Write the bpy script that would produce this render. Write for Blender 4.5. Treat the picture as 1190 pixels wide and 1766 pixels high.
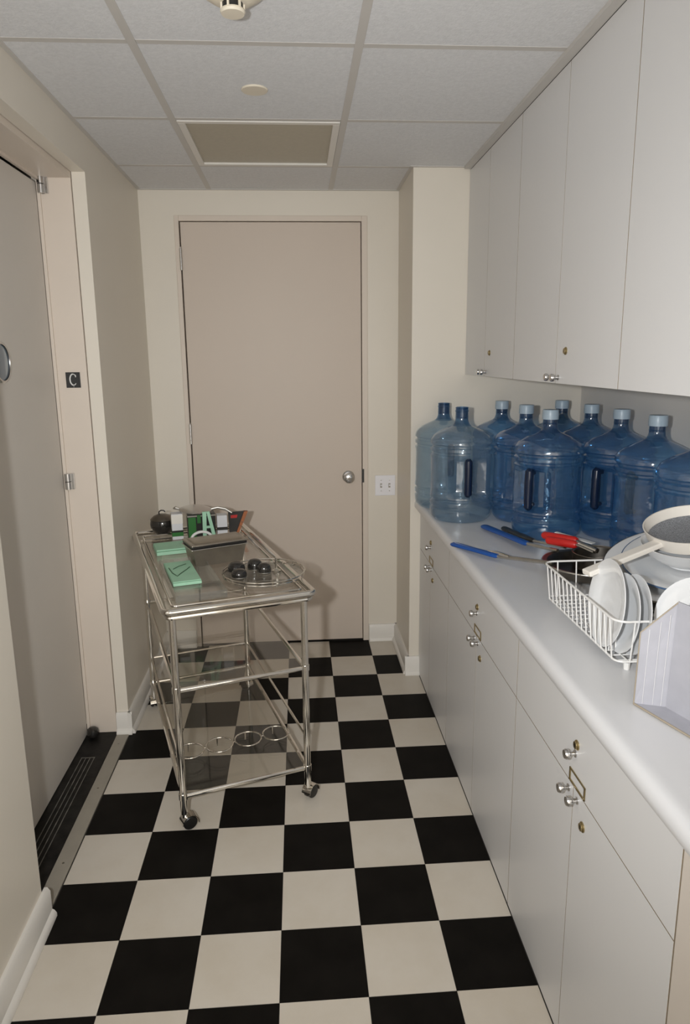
import bpy, bmesh, math, random
from mathutils import Vector, Matrix
random.seed(7)
scene = bpy.context.scene
for o in list(bpy.data.objects):
    bpy.data.objects.remove(o)
COL = scene.collection

# ------------------------------------------------------------------ camera
W, Hh = 1190.0, 1766.0
F_PX, YAW, PITCH, ROLL = 1189.83, -0.064596, -0.205344, -0.010422
CAM = Vector((0.08387, -1.69594, 1.60722))
def cam_to_world(a):
    c, s = math.cos(ROLL), math.sin(ROLL); x = c*a[0]-s*a[2]; z = s*a[0]+c*a[2]; y = a[1]
    c, s = math.cos(PITCH), math.sin(PITCH); y, z = c*y-s*z, s*y+c*z
    c, s = math.cos(YAW), math.sin(YAW); x, y = c*x-s*y, s*x+c*y
    return Vector((x, y, z))
r_, f_, u_ = cam_to_world((1, 0, 0)), cam_to_world((0, 1, 0)), cam_to_world((0, 0, 1))
cd = bpy.data.cameras.new('camera'); cam = bpy.data.objects.new('camera', cd); COL.objects.link(cam)
cd.sensor_fit = 'HORIZONTAL'; cd.sensor_width = 36.0; cd.lens = 36.0*F_PX/W
cd.shift_x = (595-594)/W; cd.shift_y = (864-883)/W; cd.clip_start = 0.02
cam.matrix_world = Matrix(((r_.x, u_.x, -f_.x, CAM.x), (r_.y, u_.y, -f_.y, CAM.y), (r_.z, u_.z, -f_.z, CAM.z), (0, 0, 0, 1)))
scene.camera = cam

# ------------------------------------------------------------------ light and exposure
world = bpy.data.worlds.new('world'); scene.world = world; world.use_nodes = True
bg = world.node_tree.nodes['Background']
bg.inputs['Color'].default_value = (1.0, 0.93, 0.82, 1); bg.inputs['Strength'].default_value = 1.75
# the photographer's flash, held left of the lens
fl = bpy.data.lights.new('camera_flash', 'SPOT'); fl.energy = 118; fl.color = (0.965, 0.985, 1.0)
fl.shadow_soft_size = 0.028; fl.spot_size = math.radians(118); fl.spot_blend = 1.0
flo = bpy.data.objects.new('camera_flash', fl); COL.objects.link(flo)
flo.location = (-0.11, -1.70, 1.64)
flo.rotation_euler = (Vector((0.22, 1.9, 1.05))-Vector(flo.location)).to_track_quat('-Z', 'Y').to_euler()
vs = scene.view_settings
vs.view_transform = 'Standard'; vs.look = 'None'; vs.gamma = 1.0; vs.use_curve_mapping = False; vs.exposure = 0.16

# ------------------------------------------------------------------ materials
def _mat(name):
    m = bpy.data.materials.new(name); m.use_nodes = True
    return m, m.node_tree, m.node_tree.nodes['Principled BSDF']
def paint(name, col, rough=0.5, metal=0.0, var=0.03, scale=6.0, bump=0.0, bscale=200.0, spec=0.5, coat=0.0):
    m, nt, p = _mat(name)
    p.inputs['Roughness'].default_value = rough; p.inputs['Metallic'].default_value = metal
    p.inputs['Specular IOR Level'].default_value = spec
    p.inputs['Coat Weight'].default_value = coat
    tc = nt.nodes.new('ShaderNodeTexCoord')
    if var > 0:
        n = nt.nodes.new('ShaderNodeTexNoise'); n.inputs['Scale'].default_value = scale; n.inputs['Detail'].default_value = 4
        nt.links.new(tc.outputs['Object'], n.inputs['Vector'])
        r = nt.nodes.new('ShaderNodeValToRGB')
        r.color_ramp.elements[0].position = 0.3; r.color_ramp.elements[1].position = 0.7
        r.color_ramp.elements[0].color = (*[c*(1-var) for c in col], 1); r.color_ramp.elements[1].color = (*[min(1, c*(1+var)) for c in col], 1)
        nt.links.new(n.outputs['Fac'], r.inputs['Fac']); nt.links.new(r.outputs['Color'], p.inputs['Base Color'])
    else:
        p.inputs['Base Color'].default_value = (*col, 1)
    if bump > 0:
        n2 = nt.nodes.new('ShaderNodeTexNoise'); n2.inputs['Scale'].default_value = bscale; n2.inputs['Detail'].default_value = 3
        nt.links.new(tc.outputs['Object'], n2.inputs['Vector'])
        b = nt.nodes.new('ShaderNodeBump'); b.inputs['Strength'].default_value = bump; b.inputs['Distance'].default_value = 0.002
        nt.links.new(n2.outputs['Fac'], b.inputs['Height']); nt.links.new(b.outputs['Normal'], p.inputs['Normal'])
    return m
def clear(name, tint, rough=0.02, ior=1.45, haze=0.0, hazecol=(0.6, 0.7, 0.8), gloss=1.0, bump=0.0, bscale=14.0, edge=False):
    """thin clear sheet: tinted transmission plus fresnel reflection, optional milky haze"""
    m = bpy.data.materials.new(name); m.use_nodes = True; nt = m.node_tree; nt.nodes.clear()
    out = nt.nodes.new('ShaderNodeOutputMaterial'); t = nt.nodes.new('ShaderNodeBsdfTransparent'); t.inputs['Color'].default_value = (*tint, 1)
    g = nt.nodes.new('ShaderNodeBsdfGlossy'); g.inputs['Roughness'].default_value = rough; g.inputs['Color'].default_value = (gloss, gloss, gloss, 1)
    f0 = ((ior-1)/(ior+1))**2        # Schlick reflectance of a thin sheet, the same from both sides
    lw = nt.nodes.new('ShaderNodeLayerWeight'); lw.inputs['Blend'].default_value = 0.5
    pw = nt.nodes.new('ShaderNodeMath'); pw.operation = 'POWER'; pw.inputs[1].default_value = 5
    fr = nt.nodes.new('ShaderNodeMath'); fr.operation = 'MULTIPLY_ADD'; fr.inputs[1].default_value = 1-f0; fr.inputs[2].default_value = f0
    nt.links.new(lw.outputs['Facing'], pw.inputs[0]); nt.links.new(pw.outputs[0], fr.inputs[0])
    mx = nt.nodes.new('ShaderNodeMixShader'); src = t.outputs[0]
    if bump > 0:
        tc = nt.nodes.new('ShaderNodeTexCoord'); n2 = nt.nodes.new('ShaderNodeTexNoise'); n2.inputs['Scale'].default_value = bscale
        nt.links.new(tc.outputs['Object'], n2.inputs['Vector'])
        b = nt.nodes.new('ShaderNodeBump'); b.inputs['Strength'].default_value = bump; b.inputs['Distance'].default_value = 0.01
        nt.links.new(n2.outputs['Fac'], b.inputs['Height']); nt.links.new(b.outputs['Normal'], g.inputs['Normal'])
    if haze > 0:
        d = nt.nodes.new('ShaderNodeBsdfDiffuse'); d.inputs['Color'].default_value = (*hazecol, 1)
        m2 = nt.nodes.new('ShaderNodeMixShader'); m2.inputs[0].default_value = haze
        nt.links.new(src, m2.inputs[1]); nt.links.new(d.outputs[0], m2.inputs[2]); src = m2.outputs[0]
    if edge:
        mc = nt.nodes.new('ShaderNodeMix'); mc.data_type = 'RGBA'; mc.inputs[6].default_value = (*tint, 1); mc.inputs[7].default_value = (*[c**2.0 for c in tint], 1)
        p2 = nt.nodes.new('ShaderNodeMath'); p2.operation = 'POWER'; p2.inputs[1].default_value = 2.0
        nt.links.new(lw.outputs['Facing'], p2.inputs[0]); nt.links.new(p2.outputs[0], mc.inputs[0]); nt.links.new(mc.outputs[2], t.inputs['Color'])
    nt.links.new(fr.outputs[0], mx.inputs[0]); nt.links.new(src, mx.inputs[1]); nt.links.new(g.outputs[0], mx.inputs[2])
    nt.links.new(mx.outputs[0], out.inputs[0])
    return m
def stained(name, base, stain, rough, amount=0.5, scale=3.0):
    m, nt, p = _mat(name); p.inputs['Roughness'].default_value = rough
    tc = nt.nodes.new('ShaderNodeTexCoord'); oi = nt.nodes.new('ShaderNodeObjectInfo')
    ad = nt.nodes.new('ShaderNodeVectorMath'); ad.operation = 'ADD'
    sc = nt.nodes.new('ShaderNodeMath'); sc.operation = 'MULTIPLY'; sc.inputs[1].default_value = 40
    nt.links.new(oi.outputs['Random'], sc.inputs[0]); nt.links.new(tc.outputs['Object'], ad.inputs[0]); nt.links.new(sc.outputs[0], ad.inputs[1])
    n = nt.nodes.new('ShaderNodeTexNoise'); n.inputs['Scale'].default_value = scale; n.inputs['Detail'].default_value = 6; n.inputs['Roughness'].default_value = 0.62
    nt.links.new(ad.outputs[0], n.inputs['Vector'])
    r = nt.nodes.new('ShaderNodeValToRGB'); r.color_ramp.elements[0].position = 0.30; r.color_ramp.elements[1].position = 0.62
    r.color_ramp.elements[0].color = (*[b*(1-amount)+s*amount for b, s in zip(base, stain)], 1); r.color_ramp.elements[1].color = (*base, 1)
    nt.links.new(n.outputs['Fac'], r.inputs['Fac']); nt.links.new(r.outputs['Color'], p.inputs['Base Color'])
    return m
M = {}
M['wall'] = paint('cream_wall_paint', (0.74, 0.685, 0.595), 0.42, var=0.012, scale=3, bump=0.05, bscale=350)
M['wall_white'] = paint('white_wall_paint', (0.72, 0.69, 0.65), 0.5, var=0.012, scale=3, bump=0.05, bscale=350)
M['trim'] = paint('white_trim_paint', (0.74, 0.71, 0.66), 0.35, var=0.015)
M['doorpaint'] = paint('beige_door_paint', (0.615, 0.525, 0.445), 0.5, var=0.012, scale=2)
M['frame'] = paint('beige_frame_paint', (0.69, 0.605, 0.52), 0.45, var=0.012)
M['elev'] = paint('grey_beige_door_paint', (0.63, 0.585, 0.53), 0.45, var=0.01)
M['laminate'] = paint('white_laminate', (0.705, 0.70, 0.70), 0.38, var=0.008, scale=2)
M['counter'] = paint('white_counter_laminate', (0.70, 0.70, 0.71), 0.3, var=0.012, scale=4)
M['carcass'] = paint('cabinet_carcass_wood', (0.42, 0.30, 0.18), 0.6, var=0.1)
M['core'] = paint('particleboard_seam_shade', (0.27, 0.215, 0.15), 0.7, var=0.08)  # raw board brown, also darkened to paint shade into the seams
M['filler'] = paint('beige_filler_panel', (0.66, 0.60, 0.54), 0.45, var=0.01)
M['tile_w'] = stained('white_vinyl_tile', (0.63, 0.58, 0.505), (0.49, 0.42, 0.32), 0.33, 0.45, 3.2)
M['tile_b'] = paint('black_vinyl_tile', (0.0075, 0.0065, 0.0055), 0.48, var=0.3, scale=9, spec=0.07)
M['subfloor'] = paint('dark_tile_joint', (0.03, 0.026, 0.022), 0.8, var=0.1)
M['ceil'] = paint('mineral_ceiling_tile', (0.72, 0.72, 0.73), 0.9, var=0.05, scale=90, bump=0.6, bscale=170)
M['grid'] = paint('ceiling_grid_metal', (0.57, 0.545, 0.515), 0.45, var=0.01)
M['plenum'] = paint('dark_plenum', (0.05, 0.05, 0.05), 0.9, var=0)
M['diffuser'] = paint('yellowed_light_diffuser', (0.42, 0.375, 0.285), 0.35, var=0.04, scale=60, bump=0.3, bscale=300)
M['cream_plastic'] = paint('cream_plastic', (0.72, 0.65, 0.53), 0.4, var=0.01)
M['plate_plastic'] = paint('white_switch_plastic', (0.84, 0.83, 0.86), 0.3, var=0.0)
M['chrome'] = paint('chrome', (0.80, 0.77, 0.72), 0.09, 1.0, var=0)
M['nickel'] = paint('satin_nickel', (0.62, 0.61, 0.60), 0.24, 1.0, var=0)
M['steel'] = paint('brushed_steel', (0.55, 0.53, 0.49), 0.28, 1.0, var=0.06, scale=30)
M['panmetal'] = paint('dull_pan_steel', (0.40, 0.37, 0.32), 0.36, 1.0, var=0.08, scale=25)
M['steel_dark'] = paint('worn_dark_steel', (0.22, 0.20, 0.175), 0.33, 1.0, var=0.2, scale=18)
M['brass'] = paint('aged_brass', (0.42, 0.33, 0.17), 0.3, 1.0, var=0.08)
M['black'] = paint('black_plastic', (0.012, 0.011, 0.010), 0.35, var=0.1)
M['blackgloss'] = paint('glossy_black_metal', (0.02, 0.018, 0.016), 0.15, var=0.1, coat=0.5)
M['sill'] = paint('black_worn_sill_metal', (0.011, 0.010, 0.009), 0.42, var=0.7, scale=25, bump=0.2, spec=0.16)
M['ridge'] = paint('worn_bare_metal_ridge', (0.22, 0.21, 0.19), 0.4, 0.6, var=0.5, scale=40)
M['saddle'] = paint('grey_tan_saddle_strip', (0.33, 0.30, 0.25), 0.45, var=0.06, scale=12)
M['white'] = paint('white_plastic', (0.78, 0.77, 0.75), 0.35, var=0.01)
M['porcelain'] = paint('white_porcelain', (0.78, 0.79, 0.80), 0.12, var=0.0, coat=0.3)
M['bluerim'] = paint('blue_glaze', (0.07, 0.13, 0.24), 0.15, var=0.0)
M['wire'] = paint('white_vinyl_coated_wire', (0.80, 0.79, 0.77), 0.35, var=0.0)
M['offwhite'] = paint('ivory_plastic', (0.76, 0.72, 0.66), 0.4, var=0.01)
M['mesh'] = paint('grey_sieve_mesh', (0.25, 0.26, 0.28), 0.5, 0.3, var=0.5, scale=400)
M['foam'] = paint('white_corrugated_plastic', (0.40, 0.40, 0.44), 0.6, var=0.05, scale=25)
M['foamedge'] = paint('brown_card_edge', (0.34, 0.29, 0.22), 0.7, var=0.1)
M['blue'] = paint('blue_rubber_grip', (0.006, 0.075, 0.33), 0.38, var=0.03)
M['red'] = paint('red_rubber_grip', (0.52, 0.016, 0.013), 0.4, var=0.06, scale=40)
M['mint'] = paint('mint_green_card', (0.36, 0.62, 0.44), 0.6, var=0.05, scale=20)
M['mintdark'] = paint('green_ink', (0.05, 0.12, 0.06), 0.6, var=0.1)
M['green'] = paint('green_print', (0.012, 0.14, 0.015), 0.5, var=0.05)
M['paper'] = paint('white_print_card', (0.66, 0.66, 0.68), 0.5, var=0.02)
M['orange'] = paint('terracotta_orange_plastic', (0.36, 0.115, 0.035), 0.45, var=0.05)
M['glass'] = clear('smoked_shelf_glass', (0.945, 0.935, 0.915), 0.02, 1.45, haze=0.04, hazecol=(0.45, 0.42, 0.36))
M['acrylic'] = clear('clear_acrylic', (0.86, 0.86, 0.84), 0.03, 1.49, haze=0.08, hazecol=(0.6, 0.6, 0.58))
M['bottle'] = clear('blue_bottle_plastic', (0.57, 0.755, 0.895), 0.11, 1.9, haze=0.09, hazecol=(0.20, 0.40, 0.62), bump=0.7, bscale=13, edge=True)
M['bottle_c'] = clear('pale_blue_bottle_plastic', (0.79, 0.865, 0.92), 0.13, 1.85, haze=0.09, hazecol=(0.34, 0.44, 0.55), bump=0.7, bscale=13, edge=True)
M['bneck'] = clear('blue_bottle_neck_plastic', (0.34, 0.52, 0.68), 0.10, 1.7, haze=0.10, hazecol=(0.10, 0.22, 0.40))
M['navy'] = paint('navy_handle_plastic', (0.006, 0.014, 0.04), 0.25, var=0)
M['cap'] = paint('frosted_blue_white_cap', (0.36, 0.45, 0.53), 0.35, var=0.03)
M['blabel'] = paint('pale_blue_bottle_label', (0.30, 0.44, 0.60), 0.4, var=0.5, scale=120)
M['window'] = paint('blue_grey_window_glass', (0.16, 0.20, 0.24), 0.08, var=0.0, coat=0.5)

# ------------------------------------------------------------------ mesh helpers
ORG = {}
class MB:
    def __init__(s):
        s.v = []; s.f = []; s.sm = []
    def add(s, vs, fs, sm=True):
        b = len(s.v); s.v += [Vector(v) for v in vs]; s.f += [[i+b for i in f] for f in fs]; s.sm += [sm]*len(fs); return s
    def box(s, lo, hi, bev=0.0, mtx=None):
        lo, hi = Vector(lo), Vector(hi)
        if bev > 0:
            bm = bmesh.new(); bmesh.ops.create_cube(bm, size=1)
            c, d = (lo+hi)/2, hi-lo
            for v in bm.verts: v.co = Vector((v.co.x*d.x+c.x, v.co.y*d.y+c.y, v.co.z*d.z+c.z))
            bmesh.ops.bevel(bm, geom=bm.edges[:], offset=min(bev, min(d)*0.45), segments=2, affect='EDGES', profile=0.5)
            bm.verts.index_update()
            vs = [v.co.copy() for v in bm.verts]; fs = [[v.index for v in f.verts] for f in bm.faces]; bm.free()
        else:
            x0, y0, z0 = lo; x1, y1, z1 = hi
            vs = [Vector(p) for p in ((x0,y0,z0),(x1,y0,z0),(x1,y1,z0),(x0,y1,z0),(x0,y0,z1),(x1,y0,z1),(x1,y1,z1),(x0,y1,z1))]
            fs = [(3,2,1,0),(4,5,6,7),(0,1,5,4),(1,2,6,5),(2,3,7,6),(3,0,4,7)]
        if mtx: vs = [mtx @ v for v in vs]
        return s.add(vs, fs, False)
    def lathe(s, prof, n=24, mtx=None, fn=None):
        vs = []; fs = []; rows = []
        for (r, z) in prof:
            if r < 1e-6:
                rows.append([len(vs)]); vs.append(Vector((0, 0, z)))
            else:
                row = []
                for i in range(n):
                    a = 2*math.pi*i/n; rr = fn(r, z, a) if fn else r
                    row.append(len(vs)); vs.append(Vector((rr*math.cos(a), rr*math.sin(a), z)))
                rows.append(row)
        for a, b in zip(rows[:-1], rows[1:]):
            if len(a) == 1 and len(b) == 1: continue
            for i in range(n):
                j = (i+1) % n
                if len(a) == 1: fs.append((a[0], b[j], b[i]))
                elif len(b) == 1: fs.append((a[i], a[j], b[0]))
                else: fs.append((a[i], a[j], b[j], b[i]))
        if mtx: vs = [mtx @ v for v in vs]
        return s.add(vs, fs)
    def tube(s, pts, r, n=10, closed=False, cap=True):
        pts = [Vector(p) for p in pts]; m = len(pts); rad = r if isinstance(r, (list, tuple)) else [r]*m
        vs = []; fs = []; prev = None
        for i, p in enumerate(pts):
            if closed: t = (pts[(i+1) % m]-pts[i-1])
            elif i == 0: t = pts[1]-p
            elif i == m-1: t = p-pts[i-1]
            else: t = (pts[i+1]-p).normalized()+(p-pts[i-1]).normalized()
            t.normalize()
            if prev is None:
                a = Vector((0, 0, 1)) if abs(t.z) < 0.9 else Vector((1, 0, 0)); nrm = a.cross(t).normalized()
            else:
                nrm = (prev-t*prev.dot(t)).normalized()
            prev = nrm; b = t.cross(nrm)
            for k in range(n):
                an = 2*math.pi*k/n; vs.append(p+(nrm*math.cos(an)+b*math.sin(an))*rad[i])
        for i in range(m if closed else m-1):
            j = (i+1) % m
            for k in range(n):
                l = (k+1) % n; fs.append((i*n+k, i*n+l, j*n+l, j*n+k))
        if not closed and cap:
            fs.append(tuple(reversed(range(n)))); fs.append(tuple((m-1)*n+k for k in range(n)))
        return s.add(vs, fs)
    def prism(s, poly, lo, hi, f3):
        """extrude a 2-D outline; f3(a, b, t) -> 3-D point"""
        n = len(poly); vs = [Vector(f3(a, b, lo)) for a, b in poly]+[Vector(f3(a, b, hi)) for a, b in poly]
        fs = [tuple(range(n)), tuple(range(2*n-1, n-1, -1))]+[(i, (i+1) % n, n+(i+1) % n, n+i) for i in range(n)]
        return s.add(vs, fs)
    def mesh(s, name, org, smooth):
        me = bpy.data.meshes.new(name); me.from_pydata([v-org for v in s.v], [], s.f)
        bm = bmesh.new(); bm.from_mesh(me); bmesh.ops.recalc_face_normals(bm, faces=bm.faces[:]); bm.to_mesh(me); bm.free()
        if smooth:
            me.set_sharp_from_angle(angle=math.radians(35)); me.polygons.foreach_set('use_smooth', s.sm)
        me.update(); return me
    def build(s, name, mat, parent=None, loc=None, smooth=True):
        if parent is not None: org = Vector((0, 0, 0)) if ORG.get(parent.name) is None else ORG[parent.name]
        else: org = Vector(loc) if loc is not None else Vector((0, 0, 0))
        me = s.mesh(name, org, smooth); me.materials.append(M[mat])
        o = bpy.data.objects.new(name, me); COL.objects.link(o)
        if parent is not None:
            o.parent = parent
        else: o.location = org
        ORG[o.name] = org
        return o
def edge_core(o, axis=0):
    """the narrow edges of a laminated front are raw board, toned dark as seam shade"""
    o.data.materials.append(M['core'])
    for p in o.data.polygons:
        if abs(p.normal[axis]) < 0.9: p.material_index = 1
    return o
def tag(o, label=None, cat=None, group=None, kind=None):
    if label: o['label'] = label
    if cat: o['category'] = cat
    if group: o['group'] = group
    if kind: o['kind'] = kind
    return o
def thing(name, label, cat, loc, group=None, kind=None):
    o = bpy.data.objects.new(name, None); COL.objects.link(o); o.location = loc; o.empty_display_size = 0.05
    ORG[o.name] = Vector(loc); tag(o, label, cat, group, kind); return o
def struct(name, mb, mat, label=None, loc=None):
    o = mb.build(name, mat, None, loc); tag(o, label, None, None, 'structure'); return o
def sroot(name, loc, label=None):
    return thing(name, label, None, loc, None, 'structure')
def inst(src, name, parent, loc):
    """a piece sharing mesh data with src"""
    o = bpy.data.objects.new(name, src.data); COL.objects.link(o); o.parent = parent; o.location = loc; return o
def dup(o, parent=None):
    c = o.copy(); COL.objects.link(c); c.parent = parent
    for ch in list(o.children): dup(ch, c)
    return c
def T(loc, rz=0, rx=0, ry=0):
    return Matrix.Translation(Vector(loc)) @ Matrix.Rotation(rz, 4, 'Z') @ Matrix.Rotation(ry, 4, 'Y') @ Matrix.Rotation(rx, 4, 'X')
def axis_mtx(origin, direction):
    """z axis of the local frame along direction"""
    q = Vector(direction).to_track_quat('Z', 'Y'); return Matrix.Translation(Vector(origin)) @ q.to_matrix().to_4x4()

# ------------------------------------------------------------------ the room
XL, YB, XP, YP, XR, H = -0.692, 2.045, 0.621, 1.594, 1.45, 2.437
YN = -3.2          # the room goes on behind the photographer and is open there
XC = 0.672         # face of the base cabinets
XU = 0.878         # face of the wall cabinets
# floor: nine-inch vinyl tiles, each a piece of its own
TS = 0.2286
floor = struct('floor', MB().box((-0.91, YN, -0.06), (1.6, YB+0.12, -0.0035)), 'subfloor', 'black and white checkerboard vinyl tile floor', (0, 0, -0.0035))
gap = 0.0007
cache = {}
def floor_tile(c, r):
    x0, x1, y0, y1 = c*TS, (c+1)*TS, r*TS, (r+1)*TS
    x0 = max(x0, XL+0.004); x1 = min(x1, XC-0.001 if y0 > -1.3 else XR); y1 = min(y1, YB-0.001)
    if x1-x0 < 0.02 or y1-y0 < 0.01: return
    if y0+0.001 >= YP-0.03 and x0 >= XP-0.02: return
    if y1 > YP and x1 > XP: x1 = x1 if y0 < YP-0.02 else XP-0.001
    w, d = round(x1-x0-2*gap, 4), round(y1-y0-2*gap, 4); black = (c+r) % 2 != 0
    key = (w, d, black)
    if key not in cache:
        mb = MB().box((-w/2, -d/2, -0.003), (w/2, d/2, 0.0))
        me = mb.mesh('tile', Vector((0, 0, 0)), False); me.materials.append(M['tile_b' if black else 'tile_w']); cache[key] = me
    o = bpy.data.objects.new('tile', cache[key]); COL.objects.link(o); o.parent = floor
    o.location = ((x0+x1)/2, (y0+y1)/2, 0.0035)
for r in range(-9, 9):
    for c in range(-4, 3): floor_tile(c, r)

# walls
mb = MB().box((-0.95, YB, -0.02), (-0.5215, YB+0.1, H+0.03)).box((0.4585, YB, -0.02), (XP+0.9, YB+0.1, H+0.03)).box((-0.5215, YB, 2.3155), (0.4585, YB+0.1, H+0.03))
mb.box((-0.6, YB+0.1, -0.02), (0.6, YB+0.12, H))
wall_back = struct('wall_back', mb, 'wall', 'cream painted end wall around the beige door')
wall_pil = struct('wall_far_right', MB().box((XP, YP, -0.02), (XR+0.1, YB-0.0005, H+0.03)), 'wall', 'cream wall corner standing out beside the end door')
wall_right = struct('wall_right', MB().box((XR, YN, -0.02), (XR+0.1, YP-0.0005, H+0.03)), 'wall_white', 'white wall behind the water bottles')
OY0, OY1, OZ = 0.085, 1.135, 2.295          # lift door opening in the left wall
mb = MB().box((-0.742, OY1, -0.02), (XL, YB-0.0005, H+0.03)).box((-0.742, YN, -0.02), (XL, OY0, H+0.03)).box((-0.742, OY0, OZ), (XL, OY1, H+0.03))
mb.box((-0.95, OY1+0.09, -0.02), (-0.742, YB-0.0005, H+0.03)).box((-0.95, YN, -0.02), (-0.742, OY0-0.09, H+0.03)).box((-0.95, OY0-0.09, OZ+0.06), (-0.742, OY1+0.09, H+0.03))
wall_left = struct('wall_left', mb, 'wall', 'cream painted left wall with recessed door opening')

# baseboards
def base_run(mb, p0, p1, nrm, h=0.098, t=0.017, shoe=True):
    p0, p1, nrm = Vector(p0), Vector(p1), Vector(nrm)
    prof = [(0, 0.0), (t+0.012, 0.0), (t+0.012, 0.010), (t+0.006, 0.020), (t, 0.024), (t, h-0.012), (t-0.008, h), (0, h)]
    mb.prism(prof, 0, 1, lambda a, b, q: p0.lerp(p1, q)+nrm*a+Vector((0, 0, b+0.0005)))
mb = MB(); base_run(mb, (XL, OY1-0.018, 0), (XL, YB, 0), (1, 0, 0)); base_run(mb, (-0.742, OY1, 0), (XL+0.017, OY1, 0), (0, -1, 0))
struct('baseboard_left', mb, 'trim', 'white baseboard along the left wall behind the cart')
mb = MB(); base_run(mb, (XL, YN, 0), (XL, OY0+0.02, 0), (1, 0, 0))
struct('baseboard_near_left', mb, 'trim', 'white baseboard in the near left corner')
mb = MB(); base_run(mb, (XL, YB, 0), (-0.524, YB, 0), (0, -1, 0)); base_run(mb, (0.461, YB, 0), (XP, YB, 0), (0, -1, 0))
struct('baseboard_back', mb, 'trim', 'white baseboard on the end wall')
mb = MB(); base_run(mb, (XP, YP-0.008, 0), (XP, YB, 0), (-1, 0, 0)); base_run(mb, (XP-0.022, YP, 0), (XC, YP, 0), (0, -1, 0))
struct('baseboard_right', mb, 'trim', 'white baseboard wrapping the wall corner beside the cabinets')

# ceiling: lay-in tiles and T bars
ceiling = struct('ceiling', MB().box((-0.95, YN, H+0.04), (XR+0.1, YB+0.1, H+0.10)), 'plenum', 'suspended ceiling of white lay-in tiles', (0, 0, H+0.04))
OX, OYG, GS = -0.338, 0.386, 0.6096
xs = [XL, OX, OX+GS, XU]; ys = [OYG+GS*k for k in range(-6, 3)]+[YB]
for i in range(3):
    for j in range(len(ys)-1):
        if i == 1 and abs(ys[j]-(OYG+GS)) < 0.01: continue      # light fixture sits here
        x0, x1, y0, y1 = xs[i]+0.002, xs[i+1]-0.002, ys[j]+0.002, ys[j+1]-0.002
        if i == 2 and y0 > YP-0.05: x1 = XP-0.002
        t = MB().box((x0, y0, H+0.0003), (x1, y1, H+0.018)).build('ceiling_tile', 'ceil', ceiling, smooth=False)
for j in range(0, 3):
    MB().box((XU+0.002, ys[j]+0.002, H+0.002), (XR, ys[j+1]-0.002, H+0.018)).build('ceiling_tile', 'ceil', ceiling, smooth=False)
bw = 0.012
for x in (OX, OX+GS):
    MB().box((x-bw, YN, H-0.0012), (x+bw, YB, H+0.0002)).build('grid_bar', 'grid', ceiling, smooth=False)
for y in ys[:-1]:
    for x0, x1 in ((XL, OX-bw), (OX+bw, OX+GS-bw), (OX+GS+bw, XU if y < YP else XP)):
        MB().box((x0+0.0004, y-bw, H-0.0007), (x1-0.0004, y+bw, H+0.0002)).build('grid_bar', 'grid', ceiling, smooth=False)
# wall angles
for lo, hi in (((XL, YN, H-0.002), (XL+0.016, YB, H+0.0016)), ((XL, YB-0.016, H-0.0025), (XP, YB, H+0.0012)), ((XP-0.016, YP, H-0.0022), (XP, YB, H+0.0014)),
               ((XP-0.016, YP-0.016, H-0.003), (XU, YP, H+0.001)), ((XU-0.030, -0.86, H-0.012), (XU-0.0005, YP-0.016, H+0.0018))):
    MB().box(lo, hi).build('wall_angle', 'grid', ceiling, smooth=False)

# end door
d1 = sroot('door_1', (0, YB, 0), 'beige flush door in the end wall with a round steel knob')
DX0, DX1, DZ = -0.4915, 0.4235, 2.284
mb = MB()
for x0, x1 in ((-0.521, DX0-0.0065), (DX1+0.004, 0.458)):
    mb.box((x0, YB-0.006, 0.0005), (x1, YB+0.055, 2.315), 0.002)
mb.box((DX0-0.0065, YB-0.006, DZ+0.004), (DX1+0.004, YB+0.055, 2.315), 0.002)
mb.build('door_frame', 'frame', d1)
mb = MB().box((-0.521, YB+0.056, 0.0005), (DX0+0.01, YB+0.095, 2.315)).box((DX1-0.01, YB+0.056, 0.0005), (0.458, YB+0.095, 2.315)).box((-0.521, YB+0.056, DZ-0.01), (0.458, YB+0.095, 2.315))
mb.build('gap_shade_stop', 'black', d1)  # frame stop coloured black to put shade into the door gap
MB().box((DX0, YB-0.001, 0.012), (DX1, YB+0.043, DZ), 0.0015).build('door_panel', 'doorpaint', d1)
for z in (2.105, 1.215, 0.30):
    hg = MB(); 
    for k in range(5):
        hg.lathe([(0, 0), (0.0068, 0), (0.0068, 0.0205), (0, 0.0205)], 12, T((DX0-0.003, YB-0.011, z-0.055+k*0.0215)))
    h = hg.build('hinge', 'nickel', d1)
    MB().lathe([(0, 0), (0.0045, 0.001), (0.005, 0.004), (0.003, 0.007), (0, 0.008)], 10, T((DX0-0.003, YB-0.011, z+0.0525))).build('pin', 'nickel', h)
kn = MB().lathe([(0, 0), (0.032, 0), (0.033, 0.004), (0.028, 0.008), (0.012, 0.010), (0.0115, 0.030), (0.018, 0.036), (0.027, 0.044), (0.029, 0.054), (0.026, 0.063), (0.016, 0.068), (0, 0.069)], 28, axis_mtx((0.349, YB-0.0015, 0.964), (0, -1, 0))).build('knob', 'nickel', d1)
MB().lathe([(0, 0), (0.0075, 0), (0.007, 0.0015), (0, 0.002)], 16, axis_mtx((0.349, YB-0.0705, 0.964), (0, -1, 0))).build('keyhole_cylinder', 'steel_dark', kn)
MB().box((DX1+0.0005, YB-0.008, 0.93), (DX1+0.012, YB-0.0045, 1.005)).build('strike_plate', 'black', d1)

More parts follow.
